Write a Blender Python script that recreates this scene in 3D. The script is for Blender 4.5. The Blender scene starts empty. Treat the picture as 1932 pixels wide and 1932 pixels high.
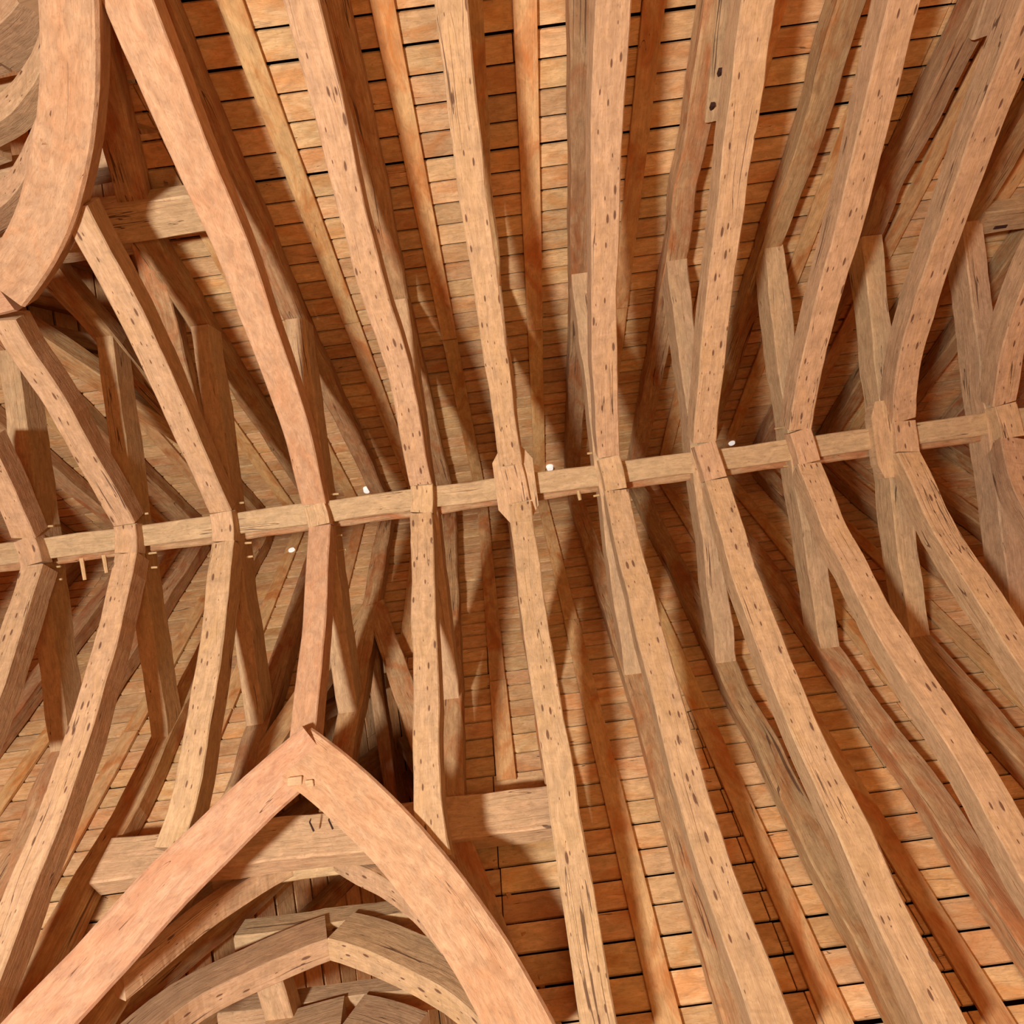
import bpy, math, random
from mathutils import Vector, Matrix, noise
random.seed(7)
R = random.random
C = bpy.context.scene.collection
sc = bpy.context.scene

# ------------------------------------------------------------------ camera, light, exposure
F = 1100.0            # focal length in pixels of the 1932 px frame
TH = 0.1325           # roll of the ridge against the horizontal of the frame
CZ = 1.6              # eye height
Z0 = 3.65             # height of the collars above the eye
P = Z0 / F            # metres per pixel at collar height
ct, st = math.cos(TH), math.sin(TH)
cam = bpy.data.cameras.new('camera'); co = bpy.data.objects.new('camera', cam); C.objects.link(co)
cam.sensor_fit = 'HORIZONTAL'; cam.sensor_width = 36.0; cam.lens = 36.0 * F / 1932.0
cam.clip_start = 0.05
co.matrix_world = Matrix(((ct, st, 0, 0), (st, -ct, 0, 0), (0, 0, -1, CZ), (0, 0, 0, 1)))
sc.camera = co

w = bpy.data.worlds.new('world'); sc.world = w; w.use_nodes = True
bg = w.node_tree.nodes['Background']
bg.inputs[0].default_value = (1.0, 0.13, 0.006, 1); bg.inputs[1].default_value = 0.30

def area(name, loc, tgt, size, power, col):
    l = bpy.data.lights.new(name, 'AREA'); l.shape = 'DISK'; l.size = size; l.energy = power; l.color = col
    o = bpy.data.objects.new(name, l); C.objects.link(o); o.location = loc
    d = Vector(tgt) - Vector(loc); o.rotation_euler = d.to_track_quat('-Z', 'Y').to_euler()
    return o
area('floodlight', (-2.0, 0.0, -0.4), (0.2, 0, 6), 0.5, 430, (1.0, 0.965, 0.93))
area('fill_light', (1.0, -0.2, -0.8), (1.6, 0, 6), 2.2, 88, (1.0, 0.60, 0.26))  # added warm fill for the shaded sides, not an actual lamp of the hall
sc.view_settings.view_transform = 'Standard'; sc.view_settings.look = 'None'
sc.view_settings.gamma = 1.0; sc.view_settings.use_curve_mapping = False
sc.view_settings.exposure = -0.28

# ------------------------------------------------------------------ surveyed shape of the vault (plan units = px at collar height)
YC = -48.0                                   # plan line of the ridge
ARCH_S = [(0, 0), (49, .026), (92, .049), (141, .077), (223, .127), (296, .174), (361, .219), (418, .262), (468, .301),
          (511, .339), (549, .374), (582, .408), (612, .445), (640, .49), (665, .54), (685, .60), (700, .67)]
ARCH_N = [(0, 0), (48, .025), (136, .073), (215, .12), (285, .165), (346, .209), (401, .25), (448, .29), (489, .327),
          (525, .362), (556, .396), (582, .43), (606, .47), (628, .515), (650, .57), (668, .63), (680, .70)]
def interp(t, x):
    for (a, b), (c, d) in zip(t, t[1:]):
        if x <= c: return b + (d - b) * (x - a) / (c - a)
    (a, b), (c, d) = t[-2:]
    return d + (d - b) * (x - c) / (c - a)
RS = .0014
def arch_drop(off, sgn): return interp(ARCH_S if sgn > 0 else ARCH_N, off)
def raft_drop(off, sgn=1): return RS * (off - 382)
def uv(px, py):
    x, y = px - 966, py - 966
    return x * ct - y * st, x * st + y * ct
def onsurf(px, py, fn, dz=0.0, sgn=None):
    """point of the timber surface fn seen along the ray of a surveyed picture point, in metres"""
    u, v = uv(px, py)
    if sgn is None: sgn = 1 if v > YC else -1
    lo, hi = 0.0, 900.0
    f = lambda o: (YC + sgn * o) / (1 - fn(o, sgn) + dz)
    if sgn > 0:
        for _ in range(50):
            m = (lo + hi) / 2
            if f(m) < v: lo = m
            else: hi = m
    else:
        for _ in range(50):
            m = (lo + hi) / 2
            if f(m) > v: lo = m
            else: hi = m
    z = 1 - fn(lo, sgn) + dz
    return Vector((u * z * P, v * z * P, CZ + z * Z0))
def onz(px, py, z):
    u, v = uv(px, py); return Vector((u * z * P, v * z * P, CZ + z * Z0))
def ony(px, py, Y):
    u, v = uv(px, py); z = Y / v; return Vector((u * z * P, Y * P, CZ + z * Z0))
def W(X, Y, z): return Vector((X * P, Y * P, CZ + z * Z0))

# ------------------------------------------------------------------ materials
def mat(name, c1, c2, c3, rough=.8, nails=0, cracks=1.0, blotch=.5, tint=0.12, grain=(5, 75), bump=.5, attr=False):
    m = bpy.data.materials.new(name); m.use_nodes = True
    nt = m.node_tree; N = nt.nodes; L = nt.links
    b = N['Principled BSDF']; b.inputs['Roughness'].default_value = rough
    b.inputs['Specular IOR Level'].default_value = .25
    def n(t, **k):
        o = N.new(t)
        for a, v in k.items(): setattr(o, a, v)
        return o
    def math_(op, a, bb=None, cl=False):
        o = n('ShaderNodeMath', operation=op, use_clamp=cl)
        for i, x in enumerate((a, bb)):
            if x is None: continue
            if isinstance(x, (int, float)): o.inputs[i].default_value = x
            else: L.new(x, o.inputs[i])
        return o.outputs[0]
    def mix(f, a, bb, bt='MIX'):
        o = n('ShaderNodeMix', data_type='RGBA', blend_type=bt)
        for i, x in ((0, f), (6, a), (7, bb)):
            if isinstance(x, (int, float)): o.inputs[i].default_value = x
            elif isinstance(x, tuple): o.inputs[i].default_value = (*x, 1)
            else: L.new(x, o.inputs[i])
        return o.outputs[2]
    uvn = n('ShaderNodeUVMap', uv_map='UVMap')
    def noise_(scale, sz=1, det=4, dist=0, rgh=.6):
        mp = n('ShaderNodeMapping'); L.new(uvn.outputs[0], mp.inputs[0]); mp.inputs['Scale'].default_value = (scale[0], scale[1], 1)
        t = n('ShaderNodeTexNoise', noise_dimensions='2D'); L.new(mp.outputs[0], t.inputs[0])
        t.inputs['Scale'].default_value = sz; t.inputs['Detail'].default_value = det; t.inputs['Distortion'].default_value = dist
        t.inputs['Roughness'].default_value = rgh
        return t.outputs[0]
    sat = lambda c: (c[0] * .96, c[1] * .965, c[2] * .82)
    c1, c2, c3 = sat(c1), sat(c2), sat(c3)
    g = noise_(grain, 1, 5, .6)
    gr = n('ShaderNodeMapRange'); L.new(g, gr.inputs[0]); gr.inputs[1].default_value = .3; gr.inputs[2].default_value = .7
    col = mix(gr.outputs[0], c1, c2)
    bl = noise_((2.6, 7), 1, 4, .8)
    br = n('ShaderNodeMapRange'); L.new(bl, br.inputs[0]); br.inputs[1].default_value = .44; br.inputs[2].default_value = .68; br.inputs[4].default_value = blotch
    col = mix(br.outputs[0], col, c3)
    # fine dirt speckle
    sp = noise_((38, 60), 1, 3, 0, .7)
    sr = n('ShaderNodeMapRange'); L.new(sp, sr.inputs[0]); sr.inputs[1].default_value = .60; sr.inputs[2].default_value = .78; sr.inputs[4].default_value = .45
    col = mix(sr.outputs[0], col, tuple(x * .5 for x in c2))
    mo = noise_((11, 24), 1, 4, .5, .65)
    mr = n('ShaderNodeMapRange'); L.new(mo, mr.inputs[0]); mr.inputs[1].default_value = .3; mr.inputs[2].default_value = .7; mr.inputs[3].default_value = .80; mr.inputs[4].default_value = 1.12
    hz = n('ShaderNodeHueSaturation'); L.new(mr.outputs[0], hz.inputs['Value']); L.new(col, hz.inputs['Color']); col = hz.outputs[0]
    fg = noise_((22, 330), 1, 2, 0, .6)
    fr = n('ShaderNodeMapRange'); L.new(fg, fr.inputs[0]); fr.inputs[1].default_value = .56; fr.inputs[2].default_value = .74; fr.inputs[4].default_value = .5
    col = mix(fr.outputs[0], col, tuple(x * .55 for x in c2))
    # tint per timber
    oi = n('ShaderNodeObjectInfo')
    src = oi.outputs['Random']
    if attr:
        at = n('ShaderNodeAttribute', attribute_name='tint'); src = at.outputs['Fac']
    tv = n('ShaderNodeMapRange'); L.new(src, tv.inputs[0]); tv.inputs[3].default_value = 1 - tint; tv.inputs[4].default_value = 1 + tint
    hs = n('ShaderNodeHueSaturation'); L.new(tv.outputs[0], hs.inputs['Value']); L.new(col, hs.inputs['Color'])
    wh = math_('FRACT', math_('MULTIPLY', src, 7.31))
    hv = n('ShaderNodeMapRange'); L.new(wh, hv.inputs[0]); hv.inputs[3].default_value = .495; hv.inputs[4].default_value = .506
    L.new(hv.outputs[0], hs.inputs['Hue'])
    col = hs.outputs[0]
    h = math_('ADD', math_('MULTIPLY', g, .35), math_('MULTIPLY', mo, .35))
    if cracks:
        ck = noise_((.55, 19), 1, 2, .25, .45)
        a = math_('ABSOLUTE', math_('SUBTRACT', ck, .5))
        wv = noise_((1.7, 4), 1, 2)
        th = math_('MULTIPLY', math_('MAXIMUM', math_('SUBTRACT', wv, .49), 0), .055 * cracks)
        line = math_('SUBTRACT', 1.0, math_('DIVIDE', a, math_('ADD', th, .0001)), True)
        line = math_('MULTIPLY', line, math_('GREATER_THAN', th, .001))
        line = math_('MULTIPLY', line, 3.0, True)
        col = mix(math_('MULTIPLY', line, .8), col, (.08, .035, .018))
        h = math_('SUBTRACT', h, math_('MULTIPLY', line, .6))
    if nails:
        mp = n('ShaderNodeMapping'); L.new(uvn.outputs[0], mp.inputs[0]); mp.inputs['Scale'].default_value = (8 * nails, 30, 1)
        v = n('ShaderNodeTexVoronoi', voronoi_dimensions='2D'); L.new(mp.outputs[0], v.inputs[0]); v.inputs['Scale'].default_value = 1.0
        v.inputs['Randomness'].default_value = .9
        sepc = n('ShaderNodeSeparateColor'); L.new(v.outputs['Color'], sepc.inputs[0])
        rad = math_('MULTIPLY', math_('GREATER_THAN', sepc.outputs[0], .50), math_('ADD', math_('MULTIPLY', math_('POWER', sepc.outputs[1], 2.0), .14), .045))
        sp_ = math_('DIVIDE', v.outputs['Distance'], math_('ADD', rad, .0001))
        spot = math_('MULTIPLY', math_('SUBTRACT', 1.25, sp_, True), 2.2, True)
        spot = math_('MULTIPLY', spot, math_('GREATER_THAN', rad, .01))
        halo = math_('SUBTRACT', 1.0, math_('DIVIDE', sp_, 2.6), True)
        col = mix(math_('MULTIPLY', halo, .35), col, tuple(x * .75 for x in c2))
        col = mix(math_('MULTIPLY', spot, .85), col, (.13, .055, .03))
        h = math_('SUBTRACT', h, math_('MULTIPLY', spot, .8))
        ad = noise_((16, 5), 1, 2, .3)
        h = math_('ADD', h, math_('MULTIPLY', ad, .9))
    bp = n('ShaderNodeBump'); bp.inputs['Strength'].default_value = bump; bp.inputs['Distance'].default_value = .012
    L.new(h, bp.inputs['Height']); L.new(bp.outputs[0], b.inputs['Normal'])
    L.new(col, b.inputs['Base Color'])
    return m
def plain(name, c, rough=.6, metal=0.0, emit=0):
    m = bpy.data.materials.new(name); m.use_nodes = True
    N = m.node_tree.nodes; L = m.node_tree.links; b = N['Principled BSDF']
    t = N.new('ShaderNodeTexNoise'); t.inputs['Scale'].default_value = 40
    r = N.new('ShaderNodeMix'); r.data_type = 'RGBA'
    r.inputs[6].default_value = (*c, 1); r.inputs[7].default_value = (*[x * .7 for x in c], 1)
    L.new(t.outputs[0], r.inputs[0]); L.new(r.outputs[2], b.inputs['Base Color'])
    b.inputs['Roughness'].default_value = rough; b.inputs['Metallic'].default_value = metal
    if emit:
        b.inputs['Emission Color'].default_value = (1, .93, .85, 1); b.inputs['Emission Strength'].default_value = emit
    return m
M = {
 'pale':  mat('pale_hewn_oak', (.68, .45, .29), (.54, .335, .20), (.60, .42, .26), cracks=.9, blotch=.55, tint=.08),
 'nail':  mat('lath_marked_oak', (.70, .465, .305), (.58, .36, .215), (.64, .40, .22), nails=1, cracks=.7, blotch=.6, tint=.06),
 'pink':  mat('smooth_rosy_oak', (.64, .39, .265), (.56, .31, .195), (.58, .25, .13), cracks=.25, blotch=.45, tint=.05, grain=(16, 60)),
 'raft':  mat('brown_rafter_oak', (.58, .38, .225), (.42, .24, .125), (.42, .14, .045), cracks=1.2, blotch=.75, tint=.16),
 'board': mat('sawn_board', (.80, .52, .31), (.66, .41, .22), (.62, .25, .075), cracks=.35, blotch=.62, tint=.17, grain=(9, 60), attr=True),
 'strip': mat('planed_plank', (.76, .49, .26), (.66, .39, .19), (.56, .19, .045), cracks=.12, blotch=.8, tint=.10, grain=(3, 90)),
 'purlin': mat('pale_purlin_oak', (.65, .44, .29), (.52, .335, .20), (.60, .43, .28), cracks=1.2, blotch=.5, tint=.05),
 'peg':   mat('peg_wood', (.74, .50, .29), (.62, .40, .21), (.66, .42, .22), cracks=0, blotch=.3),
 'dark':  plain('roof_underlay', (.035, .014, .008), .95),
 'iron':  plain('rusty_iron', (.07, .03, .02), .7, .3),
 'vent':  plain('vent_daylight_glow', (.8, .74, .66), .4, 0, .8),  # emission stands in for daylight coming through the vents
}

# ------------------------------------------------------------------ mesh helpers
class MB:
    def __init__(s): s.v = []; s.f = []; s.uv = []; s.mi = []; s.t = []
    def quad(s, idx, uvs, mi=0, t=0.5): s.f.append(idx); s.uv.append(uvs); s.mi.append(mi); s.t.append(t)
    def build(s, name, mats, parent=None, smooth=False, tint=False, origin=None):
        me = bpy.data.meshes.new(name)
        o0 = origin if origin is not None else (parent.get('_o') if parent else None)
        vs = [tuple(Vector(a) - Vector(o0)) for a in s.v] if o0 is not None else [tuple(a) for a in s.v]
        me.from_pydata(vs, [], s.f)
        ul = me.uv_layers.new(name='UVMap'); k = 0
        data = []
        for us in s.uv:
            for a in us: data += [a[0], a[1]]
        ul.data.foreach_set('uv', data)
        for m in mats: me.materials.append(M[m])
        me.polygons.foreach_set('material_index', s.mi)
        if tint:
            at = me.attributes.new('tint', 'FLOAT', 'FACE'); at.data.foreach_set('value', s.t)
        if smooth: me.shade_smooth()
        o = bpy.data.objects.new(name, me); C.objects.link(o)
        if parent is not None:
            o.parent = parent
            if o0 is not None: o['_o'] = tuple(o0)
        elif origin is not None: o.location = origin
        me.update()
        return o
def spline(pts, step=.07):
    n = len(pts)
    if n == 2:
        L = (pts[1] - pts[0]).length; k = max(2, int(L / step))
        return [pts[0].lerp(pts[1], i / k) for i in range(k + 1)]
    out = []
    for i in range(n - 1):
        p0 = pts[i - 1] if i else pts[0] * 2 - pts[1]
        p1, p2 = pts[i], pts[i + 1]
        p3 = pts[i + 2] if i + 2 < n else pts[-1] * 2 - pts[-2]
        k = max(1, int((p2 - p1).length / step))
        for j in range(k):
            t = j / k
            out.append(.5 * ((2 * p1) + (p2 - p0) * t + (2 * p0 - 5 * p1 + 4 * p2 - p3) * t * t + (3 * p1 - p0 - 3 * p2 + p3) * t ** 3))
    out.append(pts[-1].copy())
    return out
def smoothpath(pts, it=1):
    for _ in range(it):
        q = [pts[0]] + [(pts[i - 1] + pts[i] * 2 + pts[i + 1]) / 4 for i in range(1, len(pts) - 1)] + [pts[-1]]
        pts = q
    return pts
def timber(mb, pts, wid, dep, side=Vector((1, 0, 0)), rough=.004, cham=.008, soffit_mi=0, step=.07, smooth=0, sidefn=None, endcut=None):
    """hewn timber: soffit centred on the path, body above it. wid may be a number or (w0, w1)."""
    ps = smoothpath(spline(pts, step), smooth)
    n = len(ps); sd = R() * 100; wav = R() * 50
    rings = []; ln = 0; U = []
    w0, w1 = wid if isinstance(wid, tuple) else (wid, wid)
    for i, p in enumerate(ps):
        t = (ps[min(i + 1, n - 1)] - ps[max(i - 1, 0)]).normalized()
        s = sidefn(p) if sidefn else side
        s = (s - t * s.dot(t)).normalized()
        up = s.cross(t)
        if up.z < 0: up = -up
        if i: ln += (p - ps[i - 1]).length
        U.append(ln)
        f = i / (n - 1); wd = (w0 + (w1 - w0) * f) / 2
        def nz(k, a=1.0): return (noise.noise(Vector((ln * 3.2, sd + k * 7.3, wav))) * 1.6 + noise.noise(Vector((ln * 11, sd + k * 3.1, wav + 9))) * .6) * rough * a
        c = p + s * nz(0, .8)
        l, r = wd + nz(1), wd + nz(2); b = nz(3, .5); d = dep + nz(4)
        ch = cham * (1 + .8 * noise.noise(Vector((ln * 4, sd, 3))))
        q = [(-l, b + ch), (-l + ch, b), (r - ch, b), (r, b + ch), (r, d - ch), (r - ch, d), (-l + ch, d), (-l, d - ch)]
        rings.append([c + s * a + up * bb for a, bb in q])
    base = len(mb.v)
    per = [0, .01, w0 - .01, w0, w0 + dep, w0 + dep + .01, 2 * w0 + dep, 2 * w0 + dep + .01, 2 * w0 + 2 * dep]
    ou, ov = R() * 50, R() * 50
    for rg in rings: mb.v += rg
    for i in range(n - 1):
        for k in range(8):
            a = base + i * 8 + k; b2 = base + i * 8 + (k + 1) % 8
            mb.quad((a, b2, b2 + 8, a + 8), [(U[i] + ou, per[k] + ov), (U[i] + ou, per[k + 1] + ov), (U[i + 1] + ou, per[k + 1] + ov), (U[i + 1] + ou, per[k] + ov)],
                    soffit_mi if k == 1 else 0)
    for e, i in ((0, 0), (1, n - 1)):
        idx = [base + i * 8 + k for k in range(8)]
        if e == 0: idx = idx[::-1]
        mb.quad(tuple(idx), [(ou + R() * .1, ov + R() * .1) for _ in idx])
    return mb
def box(mb, c, ex, ey, ez, hx, hy, hz, mi=0, bev=.004, t=.5):
    o = Vector(c); base = len(mb.v); ou, ov = R() * 40, R() * 40
    prof = [(-1, -1), (1, -1), (1, 1), (-1, 1)]
    def P8(h, sh): return [(-hx + sh, -hy + bev), (-hx + bev, -hy + sh), (hx - bev, -hy + sh), (hx - sh, -hy + bev), (hx - sh, hy - bev), (hx - bev, hy - sh), (-hx + bev, hy - sh), (-hx + sh, hy - bev)]
    for z, sh in ((-hz, bev * .8), (-hz + bev, 0), (hz - bev, 0), (hz, bev * .8)):
        for a, b in P8(0, sh): mb.v.append(o + ex * a + ey * b + ez * z)
    for l in range(3):
        for k in range(8):
            a = base + l * 8 + k; b = base + l * 8 + (k + 1) % 8
            mb.quad((a, b, b + 8, a + 8), [(ou, ov + k * .02), (ou, ov + k * .02 + .02), (ou + .05, ov + k * .02 + .02), (ou + .05, ov + k * .02)], mi, t)
    def cap(i0, rev):
        idx = [base + i0 + k for k in range(8)]
        u_ = [(ou + (mb.v[i] - o).dot(ex), ov + (mb.v[i] - o).dot(ey)) for i in idx]
        if rev: idx = idx[::-1]; u_ = u_[::-1]
        mb.quad(tuple(idx), u_, mi, t)
    cap(0, True); cap(24, False)
def tube(mb, a, b, r0, r1=None, n=8, mi=0):
    r1 = r0 if r1 is None else r1
    d = (b - a).normalized(); x = d.orthogonal().normalized(); y = d.cross(x); base = len(mb.v)
    for p, r in ((a, r0), (b, r1)):
        for k in range(n): mb.v.append(p + (x * math.cos(k * 2 * math.pi / n) + y * math.sin(k * 2 * math.pi / n)) * r)
    for k in range(n):
        k2 = (k + 1) % n
        mb.quad((base + k, base + k2, base + n + k2, base + n + k), [(0, k * .01), (0, k * .01 + .01), (.1, k * .01 + .01), (.1, k * .01)], mi)
    mb.quad(tuple(range(base + n - 1, base - 1, -1)), [(0, 0)] * n, mi); mb.quad(tuple(range(base + n, base + 2 * n)), [(0, 0)] * n, mi)
def tag(o, label=None, cat=None, group=None, kind=None):
    if label: o['label'] = label
    if cat: o['category'] = cat
    if group: o['group'] = group
    if kind: o['kind'] = kind
    return o
def thing(name, loc, label, cat, group=None):
    o = bpy.data.objects.new(name, None); C.objects.link(o); o.location = loc; o['_o'] = tuple(loc)
    o.empty_display_size = .1
    return tag(o, label, cat, group)

# ------------------------------------------------------------------ boarding of the two slopes (with the two openings for the side vaults)
XI = lambda i: 181.0 * (i - 5) + 3
BT = .065                                   # height of the boards above the rafter soffit
def bdrop(off): return RS * (off - 382) - BT
def z_b(off): return 1 - bdrop(off)
XT_S, XT_N = XI(3), XI(1)                   # axis of the side vault on each slope
VK = .64                                    # spread of the valleys in plan
def slope_boards(sgn):
    mb = MB(); pitch = 20.6; th = .020
    xt = XT_S if sgn > 0 else XT_N
    off = -2.0; row = 0
    ny = Vector((0, sgn * RS * F, 1)).normalized()      # outward normal of the slope
    while off < 742:
        j = R() * 1.0
        o0 = off + .5; o1 = off + pitch - (2.0 - .8 * max(0, off) / 740) - (R() ** 3) * 1.8
        xs = [XI(-6)]
        i = -6
        while i < 15:
            i2 = i + 1
            xs.append(XI(i2) + (R() - .5) * 10); i = i2
            xs.append(XI(i2) + 90 + (R() - .5) * 10)
        tn = R()
        for a, b in zip(xs, xs[1:]):
            if R() < .75: tn = R()
            segs = [((a, b), (a, b))]
            if off > 195:
                def clip(o):
                    h = VK * max(0, o - 195) - 6
                    return xt - h, xt + h
                l0, r0 = clip(o0); l1, r1 = clip(o1)
                segs = []
                if a < l0:
                    segs.append(((a, min(b, l0)), (a, max(a, min(b, l1)))))
                if b > r0:
                    segs.append(((max(a, r0), b), (min(b, max(a, r1)), b)))
            for (a0, b0), (a1, b1) in segs:
                g = .8; tilt = (R() - .5) * .006; rise = R() * .004
                base = len(mb.v)
                cs = []
                for (x, o, e) in ((a0 + g, o0, 0), (b0 - g, o0, 0), (b1 - g, o1, 1), (a1 + g, o1, 1)):
                    q = W(x, YC + sgn * o, z_b(o)); q += ny * (rise + (tilt if e else -tilt)); cs.append(q)
                cen = sum(cs, Vector()) / 4
                bv = .0025
                lo = [c + (cen - c).normalized() * bv for c in cs]
                mid = [c + ny * bv for c in cs]; top = [c + ny * th for c in cs]
                mb.v += lo + mid + top
                ou, ov = R() * 60, R() * 60; tt = min(1, max(0, tn + (R() - .5) * .2))
                W_ = (b0 - a0) * P; H_ = (o1 - o0) * P * 1.8
                u4 = [(ou, ov), (ou + W_, ov), (ou + W_, ov + H_), (ou, ov + H_)]
                f = (base, base + 1, base + 2, base + 3)
                mb.quad(f, u4, 0, tt)
                mb.quad((base + 11, base + 10, base + 9, base + 8), u4[::-1], 0, tt)
                for l in (0, 4):
                    for k in range(4):
                        k2 = (k + 1) % 4
                        mb.quad((base + l + k2, base + l + k, base + l + 4 + k, base + l + 4 + k2), [u4[k2], u4[k], (u4[k][0], u4[k][1] + .01), (u4[k2][0], u4[k2][1] + .01)], 0, tt)
        off += pitch; row += 1
    return mb
o = slope_boards(-1).build('ceiling', ['board'], tint=True); tag(o, 'sloping ceiling of sawn boards above the rafters, far slope', kind='structure')
o = slope_boards(1).build('ceiling', ['board'], tint=True); tag(o, 'sloping ceiling of sawn boards above the rafters, near slope', kind='structure')

# side vault boarding: boards run away from the hall
TK = .00219                                  # slope of the side roof
def side_boards(xt, sgn):
    mb = MB(); pitch = 17.5; D0 = RS * (195 - 382)
    for s in (-1, 1):
        r = 0.0
        nx = Vector((s * TK * F, 0, 1)).normalized()
        while r < 330:
            zz = lambda q: 1 - (D0 + TK * q) + .11
            a, b = r + .6, r + pitch - 1.2 - R()
            y = 195 + max(0, (r) / VK) - 10
            while y < 1500:
                y2 = min(1500, y + 260 + R() * 160); tt = R()
                base = len(mb.v); rise = R() * .005
                for dz in (rise, rise + .02):
                    for (q, yy) in ((a, y), (b, y), (b, y2 - 1), (a, y2 - 1)):
                        mb.v.append(W(xt + s * q, YC + sgn * yy, zz(q)) + nx * dz)
                ou, ov = R() * 60, R() * 60; L_ = (y2 - y) * P; H_ = (b - a) * P * 2.6
                u4 = [(ou, ov), (ou, ov + H_), (ou + L_, ov + H_), (ou + L_, ov)]
                mb.quad((base, base + 1, base + 2, base + 3), u4, 0, tt)
                mb.quad((base + 7, base + 6, base + 5, base + 4), u4[::-1], 0, tt)
                for k in range(4):
                    k2 = (k + 1) % 4
                    mb.quad((base + k2, base + k, base + 4 + k, base + 4 + k2), [u4[k2], u4[k], u4[k], u4[k2]], 0, tt)
                y = y2
            r += pitch
    return mb
o = side_boards(XT_S, 1).build('ceiling', ['board'], tint=True); tag(o, 'steep board ceiling of the side vault at the lower left', kind='structure')
o = side_boards(XT_N, -1).build('ceiling', ['board'], tint=True); tag(o, 'steep board ceiling of the side vault at the upper left', kind='structure')
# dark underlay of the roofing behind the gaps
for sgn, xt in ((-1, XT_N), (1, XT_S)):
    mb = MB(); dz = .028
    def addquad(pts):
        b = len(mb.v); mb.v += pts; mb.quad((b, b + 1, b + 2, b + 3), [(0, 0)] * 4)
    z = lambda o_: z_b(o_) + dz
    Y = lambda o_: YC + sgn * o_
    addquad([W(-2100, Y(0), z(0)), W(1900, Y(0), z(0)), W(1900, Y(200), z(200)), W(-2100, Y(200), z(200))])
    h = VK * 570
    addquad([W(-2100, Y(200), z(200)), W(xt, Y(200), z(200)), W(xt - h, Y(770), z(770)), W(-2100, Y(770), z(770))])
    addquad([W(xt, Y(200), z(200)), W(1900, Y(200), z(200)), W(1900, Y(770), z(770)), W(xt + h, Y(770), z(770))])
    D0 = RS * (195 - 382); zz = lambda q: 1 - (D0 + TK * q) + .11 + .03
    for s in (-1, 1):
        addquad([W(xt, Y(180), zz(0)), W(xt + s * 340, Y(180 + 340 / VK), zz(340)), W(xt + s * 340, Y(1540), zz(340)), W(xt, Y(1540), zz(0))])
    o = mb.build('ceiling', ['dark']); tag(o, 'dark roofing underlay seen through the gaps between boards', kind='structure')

# ------------------------------------------------------------------ flat plank battens, one per bay and slope
def batten(i, x0, x1, sgn, label):
    """x0: plan position at the ridge, x1: far down the slope"""
    ys = Vector((0, sgn * RS * F, 1)).normalized()
    joint = 300 + R() * 160
    if sgn < 0: joint = 330 + R() * 60
    top = thing('batten', W(x0, YC + sgn * 3, z_b(3)) - ys * .02, label, 'batten', 'flat plank battens under the roof boards')
    rngs = [(3, joint), (joint + 1.5, 735)]
    xt = XT_S if sgn > 0 else XT_N
    if abs((x0 + x1) / 2 - xt) < 362:
        d = abs((x0 + x1) / 2 - xt); lim = 195 + d / VK - 14
        rngs = [(3, min(joint, lim))]
        rngs = [(3, min(joint, lim, 500))]; lim = min(lim, 500) if abs((x0 + x1) / 2 - xt) < 362 else lim
        if lim > joint + 30: rngs.append((joint + 1.5, lim))
    for (a, b) in rngs:
        if b - a < 20: continue
        pts = [W(x0 + (x1 - x0) * q / 735, YC + sgn * q, z_b(q)) - ys * (.021 + .002 * R()) for q in (a, b)]
        mb = MB(); timber(mb, pts, .098 + .012 * R(), .02, rough=.0012, cham=.002, step=.25)
        mb.build('plank', ['strip'], top)
ORD = {-2: 'twelfth-left', -1: 'first', 0: 'second', 1: 'third', 2: 'fourth', 3: 'fifth', 4: 'sixth', 5: 'seventh', 6: 'eighth', 7: 'ninth', 8: 'tenth', 9: 'eleventh', 10: 'twelfth', 11: 'thirteenth', 12: 'fourteenth'}
BX = {3: (-268, -273), 4: (-85, -80), 5: (92, 110), 6: (275, 287), 7: (455, 460), 8: (636, 640)}
for i in range(-1, 11):
    m_ = (XI(i) + XI(i + 1)) / 2
    a, b = BX.get(i, (m_, m_))
    for sgn, nm in ((-1, 'upper'), (1, 'lower')):
        bb = b if sgn < 0 else {4: -62, 5: 106, 6: 302, 7: 480, 8: 662, 9: m_ + 20}.get(i, 2 * m_ - b * .5 - a * .5)
        batten(i, a, bb, sgn, 'flat plank batten on the %s slope between the %s and %s trusses from the left' % (nm, ORD[i], ORD[i + 1]))

# ------------------------------------------------------------------ trusses (surveyed lines of every timber, in picture points)
ARN = {  # arched brace of the upper slope, from the apex outwards
 0: [(46, 1015), (0, 911), (-40, 830)],
 1: [(236, 990), (158, 853), (97, 747), (38, 660), (8, 606)],
 2: [(417, 966), (329, 767), (270, 640), (219, 540), (171, 454), (140, 392)],
 3: [(592, 952), (560, 812), (501, 642), (446, 488), (368, 307), (299, 137), (241, 0), (215, -60)],
 4: [(795, 915), (752, 700), (707, 560), (650, 330), (569, 0), (552, -70)],
 5: [(964, 878), (931, 640), (888, 330), (853, 0), (846, -70)],
 6: [(1146, 862), (1136, 640), (1139, 330), (1149, 0), (1153, -70)],
 7: [(1324, 836), (1340, 640), (1372, 366), (1420, 0), (1432, -70)],
 8: [(1500, 812), (1532, 640), (1604, 366), (1685, 0), (1702, -70)],
 9: [(1694, 795), (1699, 706), (1722, 605), (1757, 496), (1838, 258), (1933, 0), (1958, -60)],
 10: [(1880, 764), (1893, 665), (1912, 599), (1947, 504), (2010, 380)],
}
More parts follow.
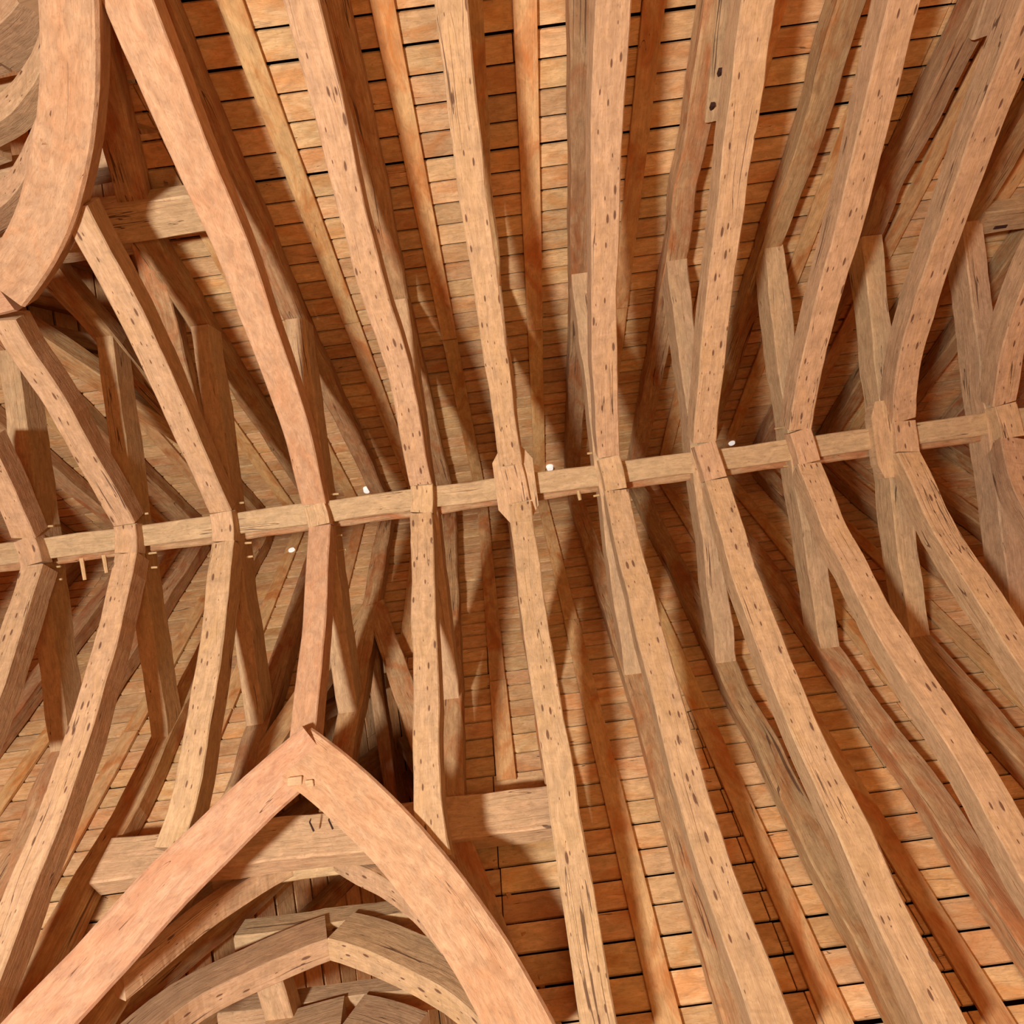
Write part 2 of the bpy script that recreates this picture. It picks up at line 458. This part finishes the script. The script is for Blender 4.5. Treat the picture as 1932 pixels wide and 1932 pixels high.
ARS = {
 0: [(62, 1066), (28, 1174), (-10, 1290), (-60, 1430)],
 1: [(238, 1044), (218, 1145), (187, 1261), (133, 1435), (89, 1551), (50, 1648), (10, 1758), (-32, 1860), (-75, 1970)],
 2: [(421, 1022), (409, 1145), (387, 1290), (363, 1435), (336, 1551), (318, 1596)],
 3: [(603, 992), (593, 1173), (581, 1297), (570, 1396)],
 4: [(795, 968), (802, 1200), (805, 1350), (806, 1496), (812, 1580), (822, 1620)],
 5: [(981, 948), (1013, 1200), (1062, 1500), (1100, 1740), (1130, 1932), (1140, 2000)],
 6: [(1160, 925), (1174, 1000), (1225, 1200), (1291, 1460), (1345, 1640), (1393, 1775), (1442, 1921), (1465, 1990)],
 7: [(1345, 905), (1361, 950), (1395, 1080), (1448, 1225), (1533, 1431), (1609, 1594), (1664, 1725), (1757, 1921), (1790, 1990)],
 8: [(1518, 875), (1567, 1005), (1595, 1055), (1654, 1170), (1730, 1296), (1817, 1432), (1874, 1540), (1932, 1640), (1990, 1740)],
 9: [(1701, 855), (1748, 960), (1795, 1045), (1873, 1165), (1930, 1255), (2000, 1360)],
 10: [(1895, 828), (1912, 908), (1960, 1000), (2020, 1100)],
}
COL = {i: None for i in range(-2, 13)}
COL.update({0: ((12, 661), (113, 1418)), 1: ((194, 636), (300, 1392)), 2: ((376, 617), (482, 1374)), 3: ((555, 604), (657, 1353)), 4: ((750, 568), (849, 1326)),
 5: ((925, 545), (1022, 1300)), 6: ((1098, 515), (1198, 1275)), 7: ((1278, 490), (1371, 1247)), 8: ((1459, 463), (1567, 1223)), 9: ((1646, 447), (1736, 1199)), 10: ((1834, 413), (1930, 1180))})
RN = {0: [], 1: [(122, 560), (95, 515)], 2: [(330, 545), (270, 455)], 3: [(502, 478), (422, 307), (345, 137), (286, 0)],
 4: [(745, 546), (690, 273), (622, 0)], 5: [(880, 20)], 6: [(1107, 0)], 7: [(1289, 379), (1320, 242), (1359, 0)], 8: [(1475, 417), (1543, 227), (1607, 0)],
 9: [(1670, 379), (1750, 227), (1815, 100)], 10: [(1838, 409), (1932, 250)]}
RSo = {0: [(52, 1560)], 1: [(222, 1551), (143, 1675), (73, 1813)], 2: [(452, 1478), (420, 1540)], 3: [(640, 1425), (636, 1460)], 4: [(848, 1440), (850, 1480)],
 5: [(1075, 1600)], 6: [(1213, 1326), (1250, 1450), (1295, 1594), (1400, 1921)], 7: [(1393, 1300), (1447, 1398), (1547, 1594), (1640, 1758), (1726, 1921)],
 8: [(1629, 1311), (1693, 1402), (1763, 1492), (1860, 1640)], 9: [(1854, 1330)], 10: []}
def arch_pts(lst, i, wid):
    out = []
    for (x, y) in lst:
        p = onsurf(x, y, arch_drop)
        if i >= 6: p.x += p.x * .5 * .11 / max(1.5, p.z - CZ)      # the surveyed band includes the visible flank
        out.append(p)
    return out
def raft_path(i, sgn, lst):
    c = COL[i]
    if c:
        j = onsurf(*(c[0] if sgn < 0 else c[1]), raft_drop)
        xr = XI(i) * P
    else:
        xr = XI(i) * P; j = W(XI(i), YC + sgn * 382, 1)
    ridge = Vector((xr, (YC + sgn * 8) * P, CZ + (1 + RS * 374) * Z0))
    pts = [ridge, j]
    far = [onsurf(x, y, raft_drop) for (x, y) in lst]
    far = [p for p in far if abs(p.y / P - YC) > 400]
    pts += far
    q = pts[-1]; off = abs(q.y / P - YC)
    lim = 735
    if (sgn > 0 and i in (2, 3, 4)) or (sgn < 0 and i in (0, 1, 2)): lim = 500
    if off < lim - 15:
        dx = 0
        if len(far) >= 1:
            dx = (q.x - ridge.x) / (abs(q.y - ridge.y)) * (lim - off) * P
        pts.append(Vector((q.x + dx, (YC + sgn * lim) * P, CZ + (1 - raft_drop(lim)) * Z0)))
    return pts
NOTE = {
 -1: 'cut by the left edge', 0: 'next to the left edge', 1: 'meeting the upper left side vault',
 2: 'its upper brace ending on the upper curved rib', 3: 'with broad smooth rosy braces',
 4: 'its lower brace ending on the pointed rib', 5: 'with an eight-sided plate at its crown',
 6: 'right beside the eight-sided plate', 7: 'with a bolted splint on its upper rafter',
 8: 'between the splinted and the bulging trusses', 9: 'with a bulge beside its crown joint', 10: 'cut by the right edge', 11: 'at the far right edge'}
TR = {}
for i in range(-2, 13):
    ap = W(XI(i), YC, 1)
    lab = {-2: 'oak roof truss beyond the left edge, only its rafters seen near the ridge', 12: 'oak roof truss beyond the right edge, behind all the others'}.get(i) or '%s oak roof truss from the left, %s' % (ORD[i], NOTE[i])
    t = thing('roof_truss', ap, lab, 'roof truss', 'pale oak trusses of the main vault'); TR[i] = t
    if COL[i] is None:
        dx = XI(i)
        cA, cB = W(dx, YC - 384, 1), W(dx, YC + 384, 1)
    else:
        cA, cB = onz(*COL[i][0], 1.0), onz(*COL[i][1], 1.0)
    smooth_ = i == 3
    # collar
    mb = MB(); e = (cB - cA).normalized()
    cw = {1: .105, 2: .115}.get(i, .128)
    timber(mb, [cA - e * .01, cA.lerp(cB, .5) + Vector(((R() - .5) * .02, 0, .004)), cB + e * .01], cw, .17, rough=.006, cham=.007)
    c_ = mb.build('collar', ['pale'], t)
    # pegs sticking out of the collar
    if i <= 3 or i in (6, 8):
        for k, f in enumerate((.44, .478, .545, .583)):
            if i > 4 and k % 2: continue
            q = cA.lerp(cB, f + (R() - .5) * .01) + Vector((0, 0, .06))
            s_ = 1 if i <= 4 else -1
            mb = MB(); tube(mb, q + Vector((s_ * cw * .3, 0, 0)), q + Vector((s_ * (cw * .5 + .035 + R() * .03), (R() - .5) * .01, 0)), .0085, .0065)
            mb.build('peg', ['peg'], c_)
    # braces
    if i in ARN:
        an, as_ = arch_pts(ARN[i], i, 0), arch_pts(ARS[i], i, 0)
    else:
        an = [W(XI(i), YC - o_, 1 - arch_drop(o_, -1)) for o_ in (26, 140, 290, 400, 500, 600)]
        as_ = [W(XI(i), YC + o_, 1 - arch_drop(o_, 1)) for o_ in (26, 140, 300, 420, 510, 620)]
    down = .012
    for lst, sg, w_ in ((an, -1, (.138, .128)), (as_, 1, (.138, .132))):
        if smooth_: w_ = (.15, .185) if sg < 0 else (.138, .128)
        if i >= 6: w_ = (.142, .145)
        for p in lst: p.z -= down
        mb = MB(); timber(mb, lst, w_, .135 if not smooth_ else .12, rough=.0045 if not smooth_ else .0025, cham=.006, soffit_mi=1, smooth=2, step=.06)
        mb.build('arch_brace', ['pink', 'pink'] if smooth_ else ['pale', 'nail'], t)
    # key block between the brace ends, under the purlin
    a, b = an[0], as_[0]
    e = (b - a).normalized(); L_ = (b - a).length
    mb = MB()
    timber(mb, [a + e * .004, a.lerp(b, .5) + Vector((.004, 0, .004)), b - e * .004], .136, .09, rough=.003, cham=.004, soffit_mi=1, step=.03)
    mb.build('key_block', ['pale', 'nail'] if not smooth_ else ['pink', 'pale'], t)
    # rafters
    for sg, lst in ((-1, RN.get(i, [])), (1, RSo.get(i, []))):
        pts = raft_path(i, sg, lst)
        mb = MB(); timber(mb, pts, (.130, .144), .128, rough=.006, cham=.01, smooth=4)
        r_ = mb.build('rafter', ['raft'], t)
        if i == 7 and sg < 0:
            a, b = onsurf(1341, 240, raft_drop), onsurf(1372, -40, raft_drop)
            for p in (a, b): p.z -= .045; p.x += 0.0
            mb = MB(); timber(mb, [a, b], .085, .04, rough=.002)
            s_ = mb.build('splint', ['pale'], r_); s_['label'] = 'narrow splint bolted under the rafter'
            for (x, y) in ((1352, 148), (1338, 211)):
                q = onsurf(x, y, raft_drop); q.z -= .058
                mb = MB(); tube(mb, q, q + Vector((0, 0, .03)), .014, .014, 6)
                mb.build('bolt', ['iron'], t)
        if i == 9 and sg < 0:
            a, b = onsurf(1838, 88, raft_drop), onsurf(1880, -40, raft_drop)
            for p in (a, b): p.z -= .06
            mb = MB(); timber(mb, [a, b], .10, .05, rough=.002); mb.build('splint', ['pale'], r_)
    # eight-sided plate of the seventh truss, bulge of the eleventh
    if i in (5, 9):
        mb = MB(); c = (an[0] + as_[0]) / 2 + Vector((0 if i == 5 else -.11, 0, .03 if i == 5 else .035))
        hw, hl = (.125, .235) if i == 5 else (.07, .24)
        for z in (0, .07):
            for (x, y) in ((-.5, -1), (.5, -1), (1, -.62), (1, .62), (.5, 1), (-.5, 1), (-1, .62), (-1, -.62)):
                mb.v.append(c + Vector((x * hw, y * hl, z)))
        mb.quad(tuple(range(7, -1, -1)), [(mb.v[k].y, mb.v[k].x) for k in range(7, -1, -1)])
        mb.quad(tuple(range(8, 16)), [(mb.v[k].y, mb.v[k].x) for k in range(8, 16)])
        for k in range(8):
            k2 = (k + 1) % 8; mb.quad((k, k2, 8 + k2, 8 + k), [(0, k * .05), (0, k * .05 + .05), (.07, k * .05 + .05), (.07, k * .05)])
        pl = mb.build('joint_plate', ['pale'], t); pl['label'] = 'flat eight-sided oak plate around the crown joint' if i == 5 else 'faceted bulge of the collar'

# ------------------------------------------------------------------ collar purlin running the length of the hall
pt = thing('purlin', W(0, YC, 1), 'long pale oak purlin running under the ridge through all truss crowns', 'purlin')
mb = MB(); timber(mb, [W(-1900, YC - 1, 1.004), W(-700, YC, 1.003), W(0, YC, 1.003), W(700, YC + 1, 1.003), W(1450, YC, 1.003)], .136, .10, side=Vector((0, 1, 0)), rough=.004, cham=.005, step=.12)
mb.build('lower_beam', ['purlin'], pt)
mb = MB(); timber(mb, [W(-1900, YC + 14, 1.02), W(0, YC + 14, 1.02), W(1450, YC + 14, 1.02)], .125, .10, side=Vector((0, 1, 0)), rough=.005, cham=.008, step=.12)
mb.build('upper_beam', ['raft'], pt)
for (x, y, l) in ((155, 1062, .11), (197, 1056, .085), (1092, 935, .03)):
    q = onz(x, y, 1.02); mb = MB(); tube(mb, q + Vector((0, -.03, 0)), q + Vector((.004, l, 0)), .013, .011, 6)
    mb.build('peg', ['peg'], pt)

# ------------------------------------------------------------------ trimmers carrying the side vaults
def beam(name, a, b, wid, dep, m, side, label, cat, group=None, **k):
    mb = MB(); timber(mb, [a, b], wid, dep, side=side, **k)
    return tag(mb.build(name, [m], origin=tuple(a)), label, cat, group)
zt = 1 - raft_drop(504) - .03
S_tan = Vector((0, 1, -RS * F)).normalized(); N_tan = Vector((0, -1, -RS * F)).normalized()
a, b = onsurf(190, 1622, raft_drop, -.02), onsurf(1044, 1518, raft_drop, -.02)
beam('trimmer', a, b, .225, .13, 'pale', S_tan, 'thick level trimmer beam behind the lower left pointed rib', 'beam', rough=.005)
a, b = onsurf(-400, 465, raft_drop, -.02), onsurf(400, 400, raft_drop, -.02)
a = Vector((-1300 * P, a.y, a.z)); b = onsurf(392, 404, raft_drop, -.02); a.y = b.y; a.z = b.z
beam('trimmer', a, b, .20, .13, 'pale', N_tan, 'thick level trimmer beam behind the upper left curved rib', 'beam', rough=.005)
a, b = onsurf(1846, 425, raft_drop, -.01), onsurf(2010, 402, raft_drop, -.01)
tr = beam('trimmer', a, b, .16, .12, 'pale', N_tan, 'short level trimmer with a mortise slot at the right edge', 'beam', rough=.004)
tr['_o'] = tuple(a)
mb = MB()
q = onsurf(1888, 428, raft_drop, -.012); box(mb, q + Vector((0, 0, .002)), Vector((1, 0, 0)), N_tan, Vector((1, 0, 0)).cross(N_tan), .042, .012, .004)  # flat dark plate painted as the shade inside the slot
mb.build('mortise', ['iron'], tr)['label'] = 'dark plate as painted shade of the mortise slot'

# ------------------------------------------------------------------ valley rafters
def vpt(xt, sgn, s, off, dz=0): return W(xt + s * VK * (off - 195), YC + sgn * off, 1 - raft_drop(off) + dz)
for xt, sgn, nm in ((XT_S, 1, 'lower'), (XT_N, -1, 'upper')):
    for s in (-1, 1):
        a, b = vpt(xt, sgn, s, 215), vpt(xt, sgn, s, 730)
        beam('valley_rafter', a, b, .145, .13, 'raft', Vector((1, 0, 0)),
             'dark slanting valley rafter on the %s side of the %s left side vault' % ('left' if s < 0 else 'right', nm), 'rafter', 'valley rafters of the side vaults', rough=.005)

for xt, sgn, nm in ((XT_S, 1, 'lower'), (XT_N, -1, 'upper')):
    beam('ridge_beam', W(xt, YC + sgn * 262, 1.20), W(xt, YC + sgn * 1000, 1.215), .10, .11, 'raft', Vector((1, 0, 0)),
         'narrow ridge beam high inside the %s left side vault' % nm, 'beam', rough=.004)

# ------------------------------------------------------------------ groin ribs (smooth rosy curved timbers) of the two openings
def vault_side(p):
    return Vector((1, 0, 0))
def rib_side(sgn):
    def f(p):
        off = abs(p.y / P - YC); d = min(1.15, (arch_drop(off + 50, sgn) - arch_drop(max(0, off - 50), sgn)) / 100 * F)
        n_ = Vector((0, sgn * d, 1)).normalized()
        return n_
    return f
def rib(mb, pix, sgn, wid, dep, dz=-.02, smooth=3, lean=None):
    pts = [onsurf(x, y, arch_drop, dz) for x, y in pix]
    ps = smoothpath(spline(pts, .06), smooth)
    # soffit lies in the surface of the vault: side = normal x tangent, handled per point
    n = len(ps); rings = []; ln = 0; U = []; base = len(mb.v); sd = R() * 90; ou, ov = R() * 50, R() * 50
    nf = rib_side(sgn); w0, w1 = wid
    for i, p in enumerate(ps):
        t = (ps[min(i + 1, n - 1)] - ps[max(i - 1, 0)]).normalized(); nn = nf(p)
        if lean is not None: nn = (nn + lean).normalized()
        nn = (nn - t * nn.dot(t)).normalized(); s = t.cross(nn).normalized()
        if i: ln += (p - ps[i - 1]).length
        U.append(ln)
        def nz(k): return noise.noise(Vector((ln * 3, sd + k * 5, 1))) * .005 + noise.noise(Vector((ln * 12, sd + k * 5, 1))) * .002
        wd = (w0 + (w1 - w0) * i / (n - 1)) / 2; ch = .012
        q = [(-wd + nz(1), ch), (-wd + ch + nz(1), 0), (wd - ch + nz(2), 0), (wd + nz(2), ch), (wd + nz(2), dep), (wd - .01, dep + .01), (-wd + .01, dep + .01), (-wd + nz(1), dep)]
        mb.v += [p + s * a + nn * b_ for a, b_ in q]
    per = [0, .012, w0 - .01, w0, w0 + dep, w0 + dep + .01, 2 * w0 + dep, 2 * w0 + dep + .01, 2 * w0 + 2 * dep]
    for i in range(n - 1):
        for k in range(8):
            a = base + i * 8 + k; b2 = base + i * 8 + (k + 1) % 8
            mb.quad((a, b2, b2 + 8, a + 8), [(U[i] + ou, per[k] + ov), (U[i] + ou, per[k + 1] + ov), (U[i + 1] + ou, per[k + 1] + ov), (U[i + 1] + ou, per[k] + ov)])
    mb.quad(tuple(base + k for k in range(7, -1, -1)), [(ou, ov)] * 8); mb.quad(tuple(base + (n - 1) * 8 + k for k in range(8)), [(ou, ov)] * 8)
g = thing('groin_rib', onsurf(572, 1440, arch_drop), 'broad smooth rosy pointed rib framing the side vault at the lower left', 'rib', 'smooth rosy groin ribs')
mb = MB(); rib(mb, [(552, 1415), (640, 1482), (724, 1562), (816, 1668), (882, 1762), (937, 1850), (1005, 1985)], 1, (.25, .215), .13); mb.build('curved_leg', ['pink'], g)
mb = MB(); rib(mb, [(598, 1406), (490, 1500), (396, 1594), (317, 1668), (209, 1789), (110, 1895), (20, 1990)], 1, (.235, .215), .10, lean=Vector((-.85, .1, .6))); mb.build('curved_leg', ['pink'], g)
q = onsurf(556, 1474, arch_drop, -.022)
mb = MB(); box(mb, q, Vector((1, 0, 0)), Vector((0, 1, -.5)).normalized(), Vector((0, .5, 1)).normalized(), .035, .02, .005); mb.build('repair_piece', ['pale'], g)
q = onsurf(584, 1478, arch_drop, -.022)
mb = MB(); box(mb, q, Vector((1, 0, 0)), Vector((.3, 1, -.5)).normalized(), Vector((0, .5, 1)).normalized(), .02, .016, .005); mb.build('repair_piece', ['pale'], g)
g = thing('groin_rib', onsurf(5, 560, arch_drop), 'broad smooth rosy curved rib framing the side vault at the upper left', 'rib', 'smooth rosy groin ribs')
mb = MB(); rib(mb, [(0, 548), (34, 507), (72, 437), (100, 359), (121, 256), (131, 140), (129, 20), (122, -60)], -1, (.21, .19), .12); mb.build('curved_leg', ['pink'], g)
mb = MB(); rib(mb, [(0, 548), (-50, 560), (-130, 570), (-260, 560), (-400, 530)], -1, (.21, .2), .12); mb.build('curved_leg', ['pink'], g)

# ------------------------------------------------------------------ jack trusses inside the side vaults
Yax = Vector((0, 1, 0))
def jack(Y, apex, right, left, colz, colh, crx, nm, mats=('pale', 'nail'), dr=.2, dl=.2):
    g = thing('side_vault_truss', ony(*apex, Y), nm, 'roof truss', 'small trusses inside the side vaults')
    for lst, dd in ((right, dr), (left, dl)):
        if not lst: continue
        pts = [ony(x, y, Y) for x, y in [apex] + lst]
        mb = MB(); timber(mb, pts, .115, dd, side=Yax, rough=.004, cham=.005, soffit_mi=1, smooth=2, step=.06)
        mb.build('arch_brace', list(mats), g)
    if colz:
        a, b = W(crx[0], Y + 8, colz), W(crx[1], Y + 8, colz)
        mb = MB(); timber(mb, [a, b], .12, colh, side=Yax, rough=.006, cham=.01); mb.build('collar', ['pale'], g)
    sgn = 1 if Y > 0 else -1; xt = XT_S if sgn > 0 else XT_N; D0 = RS * (195 - 382)
    lim = min(270, VK * (abs(Y - YC) - 195) - 14)
    for s in (-1, 1):
        pts = [W(xt + s * 4, Y + 8, 1 - D0 - TK * 4 + .06), W(xt + s * lim, Y + 8, 1 - D0 - TK * lim + .06)]
        mb = MB(); timber(mb, pts, .12, .11, side=Yax, rough=.006, cham=.01); mb.build('rafter', ['raft'], g)
    return g
g = jack(528, (606, 1610), [(646, 1637), (712, 1672), (777, 1716), (830, 1775)], [(540, 1640), (468, 1680), (385, 1739), (303, 1805), (262, 1846), (234, 1862)],
     .868, .16, (-571, -160), 'first small truss inside the lower left side vault, directly behind the pointed rib', dl=.08)
for (x, y) in ((592, 1568), (628, 1564)):
    q = ony(x, y, 441)
    mb = MB(); tube(mb, q, q + Vector((-.012, -.05, -.006)), .005, .004, 6); tube(mb, q + Vector((-.012, -.05, -.006)), q + Vector((-.014, -.055, .02)), .004, .002, 6)
    mb.build('iron_hook', ['iron'], g)
jack(613, (620, 1793), [(679, 1810), (744, 1840), (810, 1872), (859, 1905), (910, 1950), (950, 2000)], [(545, 1822), (468, 1858), (385, 1897), (330, 1935), (280, 1985)],
     .83, .14, (-520, -150), 'second small truss inside the lower left side vault, with round-headed arch')
jack(728, (645, 1960), [(700, 1975), (760, 2000)], [(560, 1985), (500, 2010)], .826, .12, (-560, -130), 'third small truss inside the lower left side vault, at the bottom edge')
a, b = W(-455, 640, .79), W(-448, 735, .80)
beam('strut', a, b, .145, .10, 'pale', Vector((1, 0, 0)), 'short pale strut hanging down at the bottom edge behind the round-headed arch', 'strut')
jack(-548, (-70, 420), [(-10, 372), (28, 335), (50, 292), (72, 240)], [(-130, 440)], .868, .15, (-930, -530), 'first small truss inside the upper left side vault', dr=.11)
jack(-655, (-60, 240), [(-5, 205), (30, 172), (62, 125), (80, 75), (88, 36)], [(-120, 260)], .84, .15, (-930, -520), 'second small truss inside the upper left side vault, with pale crescent arch', dr=.11)
jack(-780, (-60, 60), [(0, 20), (30, -20)], [(-120, 80)], .84, .12, (-930, -520), 'third small truss inside the upper left side vault, at the top left corner')
# jack rafters close to the meeting of the roofs
for xt, sgn, nm in ((XT_S, 1, 'lower'), (XT_N, -1, 'upper')):
    D0 = RS * (195 - 382)
    for k, off in enumerate((330, 420)):
        for s in (-1, 1):
            mx = VK * (off - 195) - 6
            beam('jack_rafter', W(xt + s * 4, YC + sgn * off, 1 - D0 - TK * 4 + .055), W(xt + s * mx, YC + sgn * off, 1 - D0 - TK * mx + .055), .11, .11, 'raft', Yax,
                 '%s jack rafter of the %s left side vault, on its %s slope behind the valley' % (('shorter', 'longer')[k], nm, 'left' if s < 0 else 'right'), 'rafter', 'jack rafters of the side vaults')

# ------------------------------------------------------------------ small pale roof vents near the ridge, their glow painted in for daylight
for k, (x, y, lb) in enumerate(((1037, 880, 'small white vent cup with painted daylight in the boards beside the seventh truss crown'), (692, 922, 'small white vent cup with painted daylight in the boards between fifth and sixth trusses'), (1379, 832, 'small white vent cup with painted daylight in the boards right of the ninth truss crown'), (552, 1042, 'small vent cup with painted daylight below the purlin, just left of the fifth truss'))):
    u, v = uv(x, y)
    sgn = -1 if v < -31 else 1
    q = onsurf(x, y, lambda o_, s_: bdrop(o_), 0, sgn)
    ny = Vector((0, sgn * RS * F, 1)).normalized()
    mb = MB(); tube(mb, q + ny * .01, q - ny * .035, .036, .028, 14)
    tag(mb.build('daylight_vent', ['vent'], origin=tuple(q)), lb, 'vent', 'small roof vents with painted daylight')

for o in bpy.data.objects:
    if '_o' in o.keys(): del o['_o']
